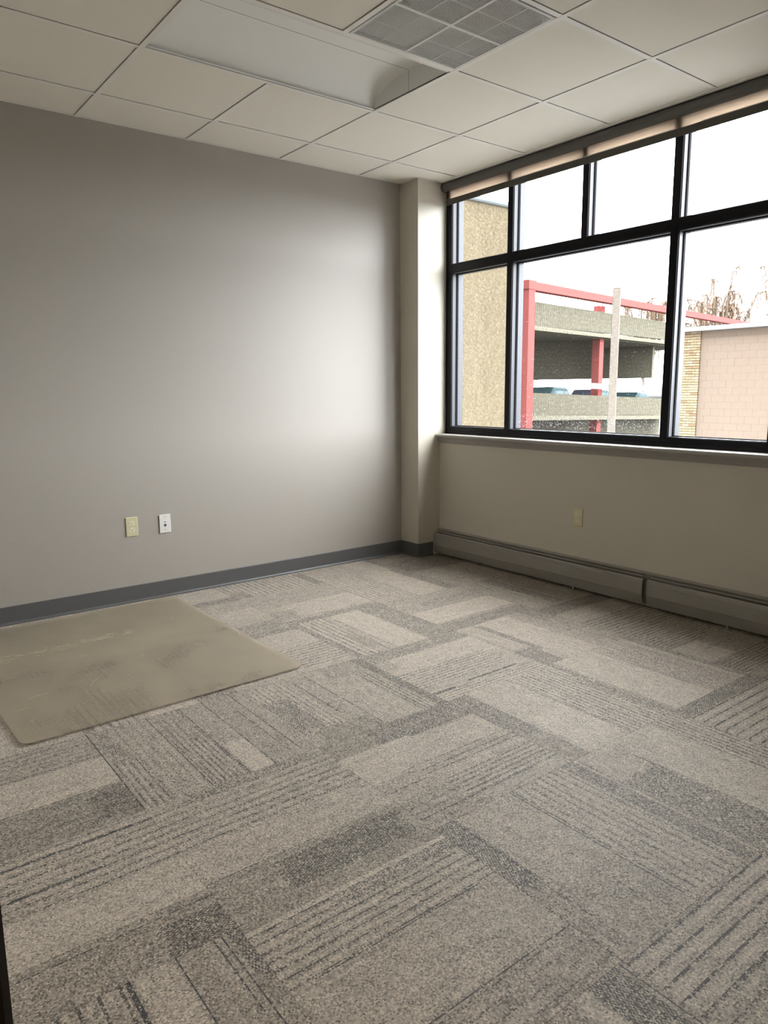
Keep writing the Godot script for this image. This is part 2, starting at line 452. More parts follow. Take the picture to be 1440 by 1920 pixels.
	d[Vector2i(1, 2)] = ["z", 0.6, [["l", 0, 0.15, 0.5, 1, 6, 0.45, 0.45], ["b", 0, 0.13, 0, 0.55, 0.9], ["p", 0.17, 0.5, 0, 1, 0.65], ["p", 0.17, 0.5, 0.62, 1, 0.5], ["l", 0.52, 0.9, 0, 1, 6, 0.75, 0.65], ["b", 0.9, 1, 0, 1, 0.7], ["n", 0.11, 0, 0.5, 1, 1], ["n", 0.35, 0.5, 0.9, 1, 0.5], ["n", 0.5, 0, 1, 1, 1]]]
	d[Vector2i(2, 2)] = ["z", 0.7, [["b", 0.04, 0.34, 0.3, 1, 0.75], ["p", 0.35, 0.72, 0, 1, 0.85], ["l", 0.75, 1, 0, 1, 5, 0.8, 0.65], ["n", 0.03, 0, 1, 1, 0.8], ["n", 0.33, 0.1, 0.35, 1, 0.8]]]
	d[Vector2i(3, 2)] = ["x", 0.65, [["b", 0, 0.12, 0, 1, 0.85], ["l", 0.13, 0.92, 0, 1, 9, 0.95, 0.7]]]
	d[Vector2i(4, 2)] = ["x", 0.5, [["l", 0.1, 0.9, 0, 1, 6, 0.8, 0.5]]]
	d[Vector2i(1, 3)] = ["x", 0.55, [["l", 0.02, 0.3, 0, 1, 9, 1, 0.65], ["l", 0.3, 0.5, 0, 0.5, 9, 0.5, 0.55], ["l", 0.6, 0.72, 0.3, 1, 7, 0.6, 0.5]]]
	d[Vector2i(0, 3)] = ["z", 0.45, [["b", 0.8, 0.96, 0, 1, 0.85], ["p", 0.73, 0.79, 0, 1, 0.75], ["n", 0.98, 0, 1, 1, 1], ["n", 0.7, 0, 1, 1, 0.6]]]
	d[Vector2i(-1, -1)] = ["x", 0.75, [["p", 0, 1, 0, 1, 0.8]]]
	d[Vector2i(1, -1)] = ["x", 0.75, [["b", 0, 0.12, 0, 1, 0.7], ["p", 0.14, 0.5, 0, 1, 0.85], ["l", 0.5, 0.95, 0, 1, 6, 0.85, 0.75]]]
	d[Vector2i(2, -1)] = ["z", 0.75, [["b", 0, 0.06, 0, 1, 0.7], ["l", 0.06, 0.32, 0, 1, 6, 0.9, 0.75], ["p", 0.2, 0.32, 0.5, 0.9, 0.5], ["p", 0.4, 0.7, 0, 1, 0.95], ["b", 0.72, 1, 0, 1, 0.7], ["n", 0.38, 0.1, 0.9, 1, 0.7]]]
	d[Vector2i(3, -1)] = ["x", 0.8, [["l", 0, 0.42, 0, 1, 4, 0.75, 0.7], ["b", 0.2, 0.35, 0.3, 1, 0.5], ["p", 0.43, 0.77, 0, 1, 1], ["b", 0.8, 1, 0, 1, 0.8], ["n", 0.78, 0, 1, 1, 0.9]]]
	d[Vector2i(4, -1)] = ["z", 0.55, [["l", 0, 0.3, 0, 1, 5, 0.6, 0.6], ["b", 0.3, 0.45, 0, 1, 0.7], ["p", 0.5, 1, 0, 1, 0.45]]]
	d[Vector2i(1, -2)] = ["x", 0.75, [["l", 0, 0.3, 0, 1, 5, 0.5, 0.75], ["p", 0.3, 0.6, 0, 1, 0.88], ["b", 0.75, 0.98, 0.2, 1, 0.6]]]
	d[Vector2i(2, -2)] = ["x", 0.75, [["l", 0.08, 0.45, 0, 1, 4, 0.65, 0.7], ["p", 0.45, 0.85, 0.2, 1, 0.9], ["b", 0.6, 0.85, 0, 0.25, 0.5], ["b", 0.9, 1, 0, 1, 0.7], ["n", 0.05, 0, 1, 1, 0.7], ["n", 0.87, 0, 1, 1, 0.8]]]
	d[Vector2i(3, -2)] = ["z", 0.8, [["l", 0, 0.5, 0, 1, 6, 0.75, 0.75], ["p", 0.5, 0.85, 0, 1, 0.92], ["b", 0.86, 1, 0, 1, 0.9]]]
	d[Vector2i(4, -2)] = ["x", 0.5, [["b", 0, 0.25, 0, 1, 0.8], ["l", 0.3, 1, 0, 1, 6, 0.7, 0.6]]]
	d[Vector2i(1, -3)] = ["x", 0.8, [["p", 0.4, 0.86, 0, 1, 0.9], ["b", 0.88, 1, 0.4, 1, 0.85], ["n", 0.865, 0.3, 1, 1, 0.8]]]
	d[Vector2i(2, -3)] = ["z", 0.7, [["l", 0, 0.9, 0, 1, 7, 0.9, 0.7], ["p", 0.02, 0.18, 0.75, 1, 0.45], ["b", 0.9, 1, 0.5, 1, 0.85]]]
	d[Vector2i(3, -3)] = ["z", 0.75, [["l", 0, 0.6, 0, 1, 6, 0.7, 0.75], ["p", 0.6, 0.9, 0, 1, 0.85], ["b", 0.9, 1, 0, 1, 0.8]]]
	d[Vector2i(4, -3)] = ["x", 0.45, [["b", 0.75, 1, 0, 1, 0.5]]]
	return d

func build_floor() -> void:
	var fl := thing("floor", "floor laid with grey and tan striped carpet tiles", "floor", Vector3.ZERO, 0.0, "", "structure")
	boxed("subfloor", Vector3(LEFT_X - 0.12, -0.2, WALL_Z - 0.15), Vector3(2.6, -0.006, 5.4), M.subfloor, fl)
	var plan := carpet_plan()
	var mats := {}
	var i := 0
	for key in plan:
		i += 1
		mats[key] = carpet_material(plan[key][1], plan[key][2], i)
	var keys := plan.keys()
	for r in range(-3, 7):
		for c in range(-2, 5):
			var key := Vector2i(c, r)
			var src: Vector2i = key if plan.has(key) else keys[posmod(c * 5 + r * 11, keys.size())]
			var x0 := TX0 + TILE * c
			var z0 := TZ0 + TILE * r
			var lo := Vector2(maxf(x0 + 0.0004, LEFT_X), maxf(z0 + 0.0004, WALL_Z))
			var hi := Vector2(minf(x0 + TILE - 0.0004, WIN_X - 0.002), minf(z0 + TILE - 0.0004, 5.3))
			if c == 4: hi.x = WIN_X - 0.002
			if c == -2: lo.x = LEFT_X
			if lo.x >= hi.x or lo.y >= hi.y: continue
			var b := MB.new()
			var along_x: bool = plan[src][0] == "x"
			var uvf := func(x: float, z: float) -> Vector2:
				var a := (x - x0) / TILE
				var e := (z - z0) / TILE
				return Vector2(a, e) if along_x else Vector2(e, a)
			b.quad(Vector3(lo.x, 0, hi.y), Vector3(hi.x, 0, hi.y), Vector3(hi.x, 0, lo.y), Vector3(lo.x, 0, lo.y), uvf.call(lo.x, hi.y), uvf.call(hi.x, hi.y), uvf.call(hi.x, lo.y), uvf.call(lo.x, lo.y))
			for e in [[Vector2(lo.x, hi.y), hi], [hi, Vector2(hi.x, lo.y)], [Vector2(hi.x, lo.y), lo], [lo, Vector2(lo.x, hi.y)]]:
				var p: Vector2 = e[0]
				var q: Vector2 = e[1]
				b.quad(Vector3(p.x, -0.006, p.y), Vector3(q.x, -0.006, q.y), Vector3(q.x, 0, q.y), Vector3(p.x, 0, p.y), uvf.call(p.x, p.y), uvf.call(q.x, q.y), uvf.call(q.x, q.y), uvf.call(p.x, p.y))
			part("carpet_tile", b, mats[src], fl)

# ---------------------------------------------------------------- shell
func build_shell() -> void:
	var o := boxed("wall_back", Vector3(LEFT_X - 0.12, 0, WALL_Z - 0.15), Vector3(2.6, 2.95, WALL_Z), M.taupe, self)
	tag(o, "taupe painted accent wall with two outlet plates", "wall", "", "structure")
	o = boxed("wall_corner_pier", Vector3(PIER_X, 0, WALL_Z), Vector3(2.6, 2.95, PIER_Z), M.cream, self)
	tag(o, "cream painted pier in the corner beside the window", "wall", "", "structure")
	o = boxed("wall_window_side", Vector3(WIN_X, 0, PIER_Z), Vector3(2.6, 0.905, REAR_Z + 0.12), M.cream, self)
	tag(o, "cream painted wall under the window", "wall", "", "structure")
	o = boxed("wall_beside_window", Vector3(WIN_X, 0.905, WIN_END), Vector3(2.6, 2.95, REAR_Z + 0.12), M.cream, self)
	tag(o, "cream painted wall right of the window, outside the picture", "wall", "", "structure")
	o = boxed("wall_above_window", Vector3(FRAME_X, 2.64, PIER_Z), Vector3(2.6, 2.95, WIN_END), M.cream, self)
	tag(o, "strip of wall above the window, hidden behind the shade", "wall", "", "structure")
	o = boxed("wall_left", Vector3(LEFT_X - 0.12, 0, WALL_Z), Vector3(LEFT_X, 2.95, 5.4), M.cream, self)
	tag(o, "cream painted left wall", "wall", "", "structure")
	var rw := thing("wall_rear", "cream painted wall around the doorway behind the camera", "wall", Vector3.ZERO, 0.0, "", "structure")
	boxed("wall_panel", Vector3(LEFT_X, 0, REAR_Z), Vector3(-1.26, 2.95, REAR_Z + 0.12), M.cream, rw)
	boxed("wall_panel", Vector3(-0.26, 0, REAR_Z), Vector3(WIN_X, 2.95, REAR_Z + 0.12), M.cream, rw)
	boxed("wall_panel", Vector3(-1.26, 2.14, REAR_Z), Vector3(-0.26, 2.95, REAR_Z + 0.12), M.cream, rw)
	var df := thing("trim_1", "dark metal door frame at the edge of the picture", "door frame", Vector3.ZERO, 0.0, "", "structure")
	boxed("jamb", Vector3(-1.26, 0, REAR_Z - 0.012), Vector3(-1.2173, 2.14, REAR_Z + 0.12), M.door_frame, df, 0.002)
	boxed("jamb", Vector3(-0.303, 0, REAR_Z - 0.012), Vector3(-0.26, 2.14, REAR_Z + 0.12), M.door_frame, df, 0.002)
	boxed("head", Vector3(-1.2173, 2.097, REAR_Z - 0.012), Vector3(-0.303, 2.14, REAR_Z + 0.12), M.door_frame, df, 0.002)
	# hallway the picture is taken from
	o = boxed("wall_hall", Vector3(LEFT_X, 0, 5.3), Vector3(2.6, 2.95, 5.42), M.hall_wall, self)
	tag(o, "far wall of the hallway behind the doorway", "wall", "", "structure")
	o = boxed("wall_hall_end", Vector3(WIN_X, 0, REAR_Z + 0.12), Vector3(2.6, 2.95, 5.3), M.hall_wall, self)
	tag(o, "end wall of the hallway behind the doorway", "wall", "", "structure")
	var hl := thing("added_fill_light", "added warm fill light panel, unseen behind the camera", "ceiling light", Vector3(-0.6, CEIL - 0.012, 4.5))
	var glow := mat(Color(1.0, 0.93, 0.82), 0.6)
	glow.emission_enabled = true
	glow.emission = Color(1.0, 0.86, 0.68)
	glow.emission_energy_multiplier = 1.2
	boxed("frame", Vector3(-0.62, 0.0, -0.32), Vector3(0.62, 0.012, 0.32), M.white_metal, hl)
	boxed("fill_panel", Vector3(-0.59, -0.004, -0.29), Vector3(0.59, 0.0, 0.29), glow, hl)
	var al := AreaLight3D.new()  # unseen fill light added to warm and brighten the room
	al.name = "added_fill_lamp"
	al.area_size = Vector2(1.18, 0.58)
	al.light_color = Color(1.0, 0.86, 0.68)
	al.light_energy = ADDED_FILL
	al.area_range = 12.0
	al.shadow_enabled = true
	hl.add_child(al)
	al.position = Vector3(0, -0.008, 0)
	al.rotation.x = -PI / 2
	o = boxed("roof_slab", Vector3(LEFT_X - 0.12, 2.95, WALL_Z - 0.15), Vector3(2.6, 3.1, 5.42), M.concrete, self)
	tag(o, "slab above the suspended ceiling", "slab", "", "structure")
	# rubber cove base
	base_run("baseboard_back", Vector3(LEFT_X, 0, WALL_Z), Vector3(PIER_X, 0, WALL_Z), Vector3(0, 0, 1), "dark grey rubber base along the accent wall")
	base_run("baseboard_pier_side", Vector3(PIER_X, 0, PIER_Z + 0.003), Vector3(PIER_X, 0, WALL_Z + 0.003), Vector3(-1, 0, 0), "dark grey rubber base on the side of the pier")
	base_run("baseboard_pier_front", Vector3(PIER_X - 0.003, 0, PIER_Z), Vector3(2.322, 0, PIER_Z), Vector3(0, 0, 1), "dark grey rubber base on the front of the pier")

func base_run(called: String, a: Vector3, b: Vector3, out: Vector3, label: String) -> void:
	var dir := (b - a).normalized()
	var length := (b - a).length()
	var prof := PackedVector2Array([Vector2(0, 0), Vector2(0.016, 0), Vector2(0.016, 0.003), Vector2(0.0085, 0.0065), Vector2(0.0042, 0.013), Vector2(0.0034, 0.096), Vector2(0.0018, 0.1), Vector2(0, 0.1)])
	var m := MB.new()
	m.extrude(prof, 0.0, length, func(p: float, q: float, s: float) -> Vector3: return a + dir * s + out * p + Vector3.UP * q)
	tag(part(called, m, M.base, self), label, "baseboard", "", "structure")

# ---------------------------------------------------------------- ceiling
func build_ceiling() -> void:
	var ce := thing("ceiling", "suspended ceiling of off-white square tiles in a metal grid", "ceiling", Vector3.ZERO, 0.0, "", "structure")
	var x_lines := []
	for k in range(-2, 4): x_lines.append(k * GRID)
	var z_lines := []
	for k in range(0, 9): z_lines.append(k * GRID)
	var xe := [LEFT_X + 0.002] + x_lines + [WIN_X]
	var ze := [WALL_Z + 0.002] + z_lines + [5.3]
	for i in xe.size() - 1:
		for j in ze.size() - 1:
			var x0: float = xe[i]
			var x1: float = xe[i + 1]
			var z0: float = ze[j]
			var z1: float = ze[j + 1]
			if z0 > 0.5 and z0 < 0.7 and x0 > -0.1 and x0 < 0.7: continue      # recessed light
			if z0 > 1.1 and z0 < 1.3 and x0 > 0.5 and x0 < 0.7: continue       # diffuser
			var g0 := 0.0135 if i > 0 else 0.003
			var g1 := 0.0135 if i < xe.size() - 2 else 0.003
			var h0 := 0.0135 if j > 0 else 0.003
			var h1 := 0.0135 if j < ze.size() - 2 else 0.003
			boxed("ceiling_tile", Vector3(x0 + g0, CEIL + 0.002, z0 + h0), Vector3(x1 - g1, CEIL + 0.018, z1 - h1), M.ceiling, ce, 0.0015)
	for x in x_lines:
		if absf(x - GRID) < 0.01:      # interrupted by the recessed light
			grid_bar(ce, Vector3(x, 0, WALL_Z), Vector3(x, 0, GRID - 0.0125), true)
			grid_bar(ce, Vector3(x, 0, 2.0 * GRID + 0.0125), Vector3(x, 0, REAR_Z), true)
		else:
			grid_bar(ce, Vector3(x, 0, WALL_Z), Vector3(x, 0, REAR_Z), true)
	for z in z_lines:
		if z > REAR_Z: continue
		# cross tees stop at the long ones
		var xs := [LEFT_X] + x_lines + [WIN_X]
		if absf(z - GRID) < 0.01 or absf(z - 2.0 * GRID) < 0.01:
			xs.erase(GRID)      # one long tee along the recessed light
		for i in xs.size() - 1:
			grid_bar(ce, Vector3(xs[i] + 0.012, 0, z), Vector3(xs[i + 1] - 0.012, 0, z), false)
	boxed("wall_angle", Vector3(LEFT_X, CEIL, WALL_Z), Vector3(PIER_X, CEIL + 0.0015, WALL_Z + 0.02), M.bar, ce)
	boxed("wall_angle", Vector3(PIER_X - 0.02, CEIL, WALL_Z), Vector3(PIER_X, CEIL + 0.0015, PIER_Z), M.bar, ce)
	boxed("wall_angle", Vector3(PIER_X, CEIL, PIER_Z), Vector3(2.42, CEIL + 0.0015, PIER_Z + 0.02), M.bar, ce)
	boxed("edge_trim", Vector3(WIN_X - 0.018, CEIL - 0.004, PIER_Z + 0.02), Vector3(WIN_X + 0.006, CEIL + 0.02, WIN_END), M.bar, ce, 0.001, "pale trim along the shade")

func grid_bar(ce: Node3D, a: Vector3, b: Vector3, main_tee: bool) -> void:
	var m := MB.new()
	var w := 0.012
	if main_tee:
		m.cbox(Vector3(a.x - w, CEIL - 0.002, a.z), Vector3(a.x + w, CEIL + 0.0015, b.z), 0.0006)
		m.box(Vector3(a.x - 0.002, CEIL + 0.001, a.z), Vector3(a.x + 0.002, CEIL + 0.035, b.z))
	else:
		m.cbox(Vector3(a.x, CEIL - 0.0012, a.z - w), Vector3(b.x, CEIL + 0.0015, a.z + w), 0.0006)
		m.box(Vector3(a.x, CEIL + 0.001, a.z - 0.002), Vector3(b.x, CEIL + 0.03, a.z + 0.002))
	part("main_bar" if main_tee else "cross_bar", m, M.bar, ce)

func build_recessed_light() -> void:
	var t := thing("recessed_light", "long recessed ceiling light, switched off, with an arched white reflector", "ceiling light", Vector3(GRID, CEIL, 1.5 * GRID))
	var hx := GRID - 0.016
	var hz := GRID * 0.5 - 0.016
	var n := 28
	var arch := func(k: int) -> Vector2:
		var w := -1.0 + 2.0 * k / n
		return Vector2(w * hz, 0.004 + 0.096 * pow(maxf(0.0, 1.0 - pow(absf(w), 2.3)), 0.62))
	var m := MB.new()
	for k in n:
		var a: Vector2 = arch.call(k)
		var b: Vector2 = arch.call(k + 1)
		if k == n / 2: a.x += 0.0012
		if k == n / 2 - 1: b.x -= 0.0012
		m.quad(Vector3(-hx, a.y, a.x), Vector3(hx, a.y, a.x), Vector3(hx, b.y, b.x), Vector3(-hx, b.y, b.x))
	smooth(m, n)
	part("reflector", m, M.reflector, t)
	for s in [-1.0, 1.0]:
		for half in 2:
			var e := MB.new()
			for k in range(half * n / 2, (half + 1) * n / 2):
				var a: Vector2 = arch.call(k)
				var b: Vector2 = arch.call(k + 1)
				if k == n / 2: a.x += 0.001
				if k == n / 2 - 1: b.x -= 0.001
				e.quad(Vector3(s * hx, 0.004, a.x), Vector3(s * hx, 0.004, b.x), Vector3(s * hx, b.y, b.x), Vector3(s * hx, a.y, a.x))
			part("end_plate", e, M.white_metal, t)
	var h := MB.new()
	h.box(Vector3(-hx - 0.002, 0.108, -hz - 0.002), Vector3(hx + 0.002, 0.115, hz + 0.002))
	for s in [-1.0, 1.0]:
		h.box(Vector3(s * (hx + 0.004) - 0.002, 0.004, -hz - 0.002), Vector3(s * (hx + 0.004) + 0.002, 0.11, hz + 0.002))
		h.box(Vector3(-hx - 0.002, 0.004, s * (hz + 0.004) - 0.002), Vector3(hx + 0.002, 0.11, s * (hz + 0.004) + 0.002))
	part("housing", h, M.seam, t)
	for s in [-1.0, 1.0]:
		boxed("rim", Vector3(-hx, 0.001, s * (hz - 0.006) - 0.007), Vector3(hx, 0.0045, s * (hz - 0.006) + 0.007), M.white_metal, t, 0.0006)

# averages the normals of a strip of quads added in order
func smooth(m: MB, quads: int) -> void:
	var start := m.v.size() - quads * 4
	for k in quads - 1:
		var a := start + k * 4
		var b := start + (k + 1) * 4
		if m.v[a + 3].distance_to(m.v[b]) > 0.0005: continue
		var avg := (m.n[a] + m.n[b + 1]).normalized()
		m.n[a + 2] = avg; m.n[a + 3] = avg
		m.n[b] = avg; m.n[b + 1] = avg

func build_diffuser() -> void:
	var t := thing("ceiling_diffuser", "square perforated air grille in the ceiling beside the recessed light", "air vent", Vector3(1.5 * GRID, CEIL, 2.5 * GRID))
	var h := GRID * 0.5 - 0.016
	var f := MB.new()
	for s in [-1.0, 1.0]:
		f.cbox(Vector3(-h, -0.004, s * (h - 0.006) - 0.006), Vector3(h, 0.004, s * (h - 0.006) + 0.006), 0.001)
		f.cbox(Vector3(s * (h - 0.006) - 0.006, -0.004, -h + 0.012), Vector3(s * (h - 0.006) + 0.006, 0.004, h - 0.012), 0.001)
	part("frame", f, M.white_metal, t)
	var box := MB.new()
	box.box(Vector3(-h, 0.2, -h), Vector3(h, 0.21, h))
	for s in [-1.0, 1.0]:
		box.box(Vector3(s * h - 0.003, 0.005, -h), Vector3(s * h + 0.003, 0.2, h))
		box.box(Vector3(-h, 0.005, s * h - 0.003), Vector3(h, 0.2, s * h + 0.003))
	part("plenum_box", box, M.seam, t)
	# perforated sheet: rows of square holes
	var cells := 66
	var pitch := (2.0 * h - 0.02) / cells
	var web := pitch * 0.36
	var p := MB.new()
	for k in cells + 1:
		var q := -h + 0.01 + k * pitch
		p.box(Vector3(-h + 0.008, -0.001, q - web * 0.5), Vector3(h - 0.008, 0.0002, q + web * 0.5))
		p.box(Vector3(q - web * 0.5, -0.001, -h + 0.008), Vector3(q + web * 0.5, 0.0002, h - 0.008))
	var sheet := part("perforated_sheet", p, M.white_metal, t)
	sheet.set_meta("kind", "stuff")
	# main cross and the thin cross of each quarter
	boxed("rib", Vector3(-h + 0.01, -0.003, -0.008), Vector3(h - 0.01, -0.0005, 0.008), M.white_metal, t, 0.0008)
	boxed("rib", Vector3(-0.008, -0.0028, -h + 0.01), Vector3(0.008, -0.0005, h - 0.01), M.white_metal, t, 0.0008)
	for sx in [-1.0, 1.0]:
		for sz in [-1.0, 1.0]:
			var cx: float = sx * h * 0.5
			var cz: float = sz * h * 0.5
			boxed("thin_rib", Vector3(cx - h * 0.47, -0.0022, cz - 0.003), Vector3(cx + h * 0.47, -0.0006, cz + 0.003), M.white_metal, t)
			boxed("thin_rib", Vector3(cx - 0.003, -0.0021, cz - h * 0.47), Vector3(cx + 0.003, -0.0006, cz + h * 0.47), M.white_metal, t)
	# air pattern deflectors behind two quarters
	boxed("deflector", Vector3(-h + 0.012, 0.012, -h + 0.012), Vector3(-0.01, 0.016, -0.01), M.white_metal, t)
	boxed("deflector", Vector3(0.01, 0.03, -h + 0.012), Vector3(h - 0.012, 0.034, -0.01), M.bar_edge, t)

# ---------------------------------------------------------------- window
func build_window() -> void:
	var w := thing("window_1", "black framed ribbon window with narrow and wide panes above and below a transom", "window", Vector3.ZERO, 0.0, "", "structure")
	var x0 := FRAME_X
	var x1 := 2.556
	var full := [[PIER_Z, -0.105], [0.424, 0.469], [1.588, 1.635], [2.17, 2.23]]
	var upper := [[1.008, 1.052]]
	for q in full:
		boxed("mullion", Vector3(x0, 0.957, q[0]), Vector3(x1, 2.60, q[1]), M.black, w, 0.0015)
	for q in upper:
		boxed("mullion", Vector3(x0, 2.105, q[0]), Vector3(x1, 2.60, q[1]), M.black, w, 0.0015)
	boxed("bottom_rail", Vector3(x0, 0.905, PIER_Z), Vector3(x1, 0.957, WIN_END), M.black, w, 0.0015)
	boxed("bottom_lip", Vector3(x0 - 0.004, 0.905, PIER_Z + 0.001), Vector3(x0 + 0.01, 0.928, WIN_END), M.black, w, 0.001)
	boxed("head_rail", Vector3(x0, 2.60, PIER_Z), Vector3(x1, 2.66, WIN_END), M.black, w, 0.0015)
	for i in full.size() - 1:
		boxed("transom", Vector3(x0 + 0.0005, 2.046, full[i][1]), Vector3(x1 - 0.0005, 2.105, full[i + 1][0]), M.black, w, 0.0015)
	# panes with their stops
	for i in full.size() - 1:
		var a: float = full[i][1]
		var b: float = full[i + 1][0]
		pane(w, a, b, 0.957, 2.046)
		var cut := []
		for q in upper:
			if q[0] > a and q[1] < b: cut = q
		if cut:
			pane(w, a, cut[0], 2.105, 2.60)
			pane(w, cut[1], b, 2.105, 2.60)
		else:
			pane(w, a, b, 2.105, 2.60)
	# dried water spots on the outside of the big lower pane
	var rr := RandomNumberGenerator.new()
	rr.seed = 77
	var drop := SphereMesh.new()
	drop.radius = 1.0
	drop.height = 2.0
	drop.radial_segments = 6
	drop.rings = 3
	var mm := MultiMesh.new()
	mm.transform_format = MultiMesh.TRANSFORM_3D
	mm.mesh = drop
	mm.instance_count = 900
	for k in 900:
		var low := k < 560
		var y := rr.randf_range(0.975, 1.06) if low else 1.0 + 0.75 * pow(rr.randf(), 1.4)
		var z := rr.randf_range(0.5, 1.57)
		var r := rr.randf_range(0.0009, 0.0022) if low else rr.randf_range(0.0008, 0.002)
		mm.set_instance_transform(k, Transform3D(Basis.from_scale(Vector3(0.0004, r * rr.randf_range(0.8, 1.6), r)), Vector3(2.5055, y, z)))
	var mi := MultiMeshInstance3D.new()
	mi.name = "water_spots"
	mi.multimesh = mm
	mi.material_override = M.spot
	mi.set_meta("kind", "stuff")
	mi.set_meta("label", "dried water spots on the large lower pane")
	w.add_child(mi)

func pane(w: Node3D, z0: float, z1: float, y0: float, y1: float) -> void:
	var xa := 2.452
	var xb := 2.553
	var e := 0.0012
	# inner stop, gasket, outer stop on the four sides of the opening
	for band in [[xa, 2.486, 0.004, "stop"], [2.487, 2.503, 0.009, "gasket"], [2.504, xb, 0.005, "stop"]]:
		var bx0: float = band[0]
		var bx1: float = band[1]
		var t: float = band[2]
		var m: Material = M[band[3]]
		var called := "glazing_stop" if band[3] == "stop" else "gasket"
		boxed(called, Vector3(bx0, y0, z0), Vector3(bx1, y1, z0 + t), m, w)
		boxed(called, Vector3(bx0, y0, z1 - t), Vector3(bx1, y1, z1), m, w)
		boxed(called, Vector3(bx0, y0, z0 + t), Vector3(bx1, y0 + t, z1 - t), m, w)
		boxed(called, Vector3(bx0, y1 - t, z0 + t), Vector3(bx1, y1, z1 - t), m, w)
	var g := MB.new()
	g.quad(Vector3(2.505, y0 + 0.004, z0 + 0.004), Vector3(2.505, y0 + 0.004, z1 - 0.004), Vector3(2.505, y1 - 0.004, z1 - 0.004), Vector3(2.505, y1 - 0.004, z0 + 0.004))
	part("pane", g, M.glass, w)

func build_sill() -> void:
	var t := thing("trim_2", "greige window sill with a rounded nose and a stepped apron below", "window sill", Vector3.ZERO, 0.0, "", "structure")
	var m := MB.new()
	var prof := PackedVector2Array([Vector2(FRAME_X, 0.885), Vector2(FRAME_X, 0.9055), Vector2(2.350, 0.9055), Vector2(2.345, 0.9035), Vector2(2.343, 0.899), Vector2(2.343, 0.892), Vector2(2.345, 0.887), Vector2(2.350, 0.885)])
	var put := func(a: float, b: float, s: float) -> Vector3: return Vector3(a, b, s)
	m.extrude(prof, PIER_Z + 0.001, WIN_END - 0.001, put)
	part("sill_board", m, M.sill, t)
	var a := MB.new()
	var ap := PackedVector2Array([Vector2(WIN_X, 0.838), Vector2(WIN_X, 0.885), Vector2(2.364, 0.885), Vector2(2.364, 0.874), Vector2(2.369, 0.872), Vector2(2.369, 0.861), Vector2(2.375, 0.859), Vector2(2.375, 0.848), Vector2(2.381, 0.846), Vector2(2.382, 0.838)])
	a.extrude(ap, PIER_Z + 0.001, WIN_END - 0.001, put)
	part("apron", a, M.apron, t)

func build_shade() -> void:
	var t := thing("roller_shade", "rolled-up grey roller shade along the top of the window", "window shade", Vector3(2.42, 2.626, PIER_Z))
	var z0 := 0.012
	var z1 := WIN_END - PIER_Z - 0.012
	var tube := MB.new()
	tube.tube([Vector3(0, 0, z0), Vector3(0, 0, z1)], [0.0305, 0.0305], 24)
	part("roller", tube, M.shade_tube, t)
	var cap := MB.new()
	cap.tube([Vector3(0, 0, 0.001), Vector3(0, 0, z0 + 0.002)], [0.034, 0.034], 20)
	part("end_cap", cap, M.shade_tube, t)
	var fab := MB.new()
	fab.box(Vector3(0.0125, -0.085, z0 + 0.004), Vector3(0.0132, -0.02, z1))
	part("fabric", fab, M.shade_fabric, t, "beige translucent shade cloth")
	boxed("hem_bar", Vector3(0.009, -0.121, z0 + 0.002), Vector3(0.0165, -0.081, z1), M.hem, t, 0.002)
	for q in [[0.62, 1.74], [1.9, 2.36]]:  # highlight along the hem, put in as pale strips
		boxed("hem_highlight", Vector3(0.0115, -0.0815, q[0]), Vector3(0.0122, -0.0765, q[1]), M.highlight_pale, t)
	for z in [0.602, 1.19, 1.77]:  # dark gaps over the roller, put in as black blocks
		boxed("gap_block", Vector3(-0.02, 0.028, z), Vector3(0.02, 0.040, z + 0.06), M.gasket, t)

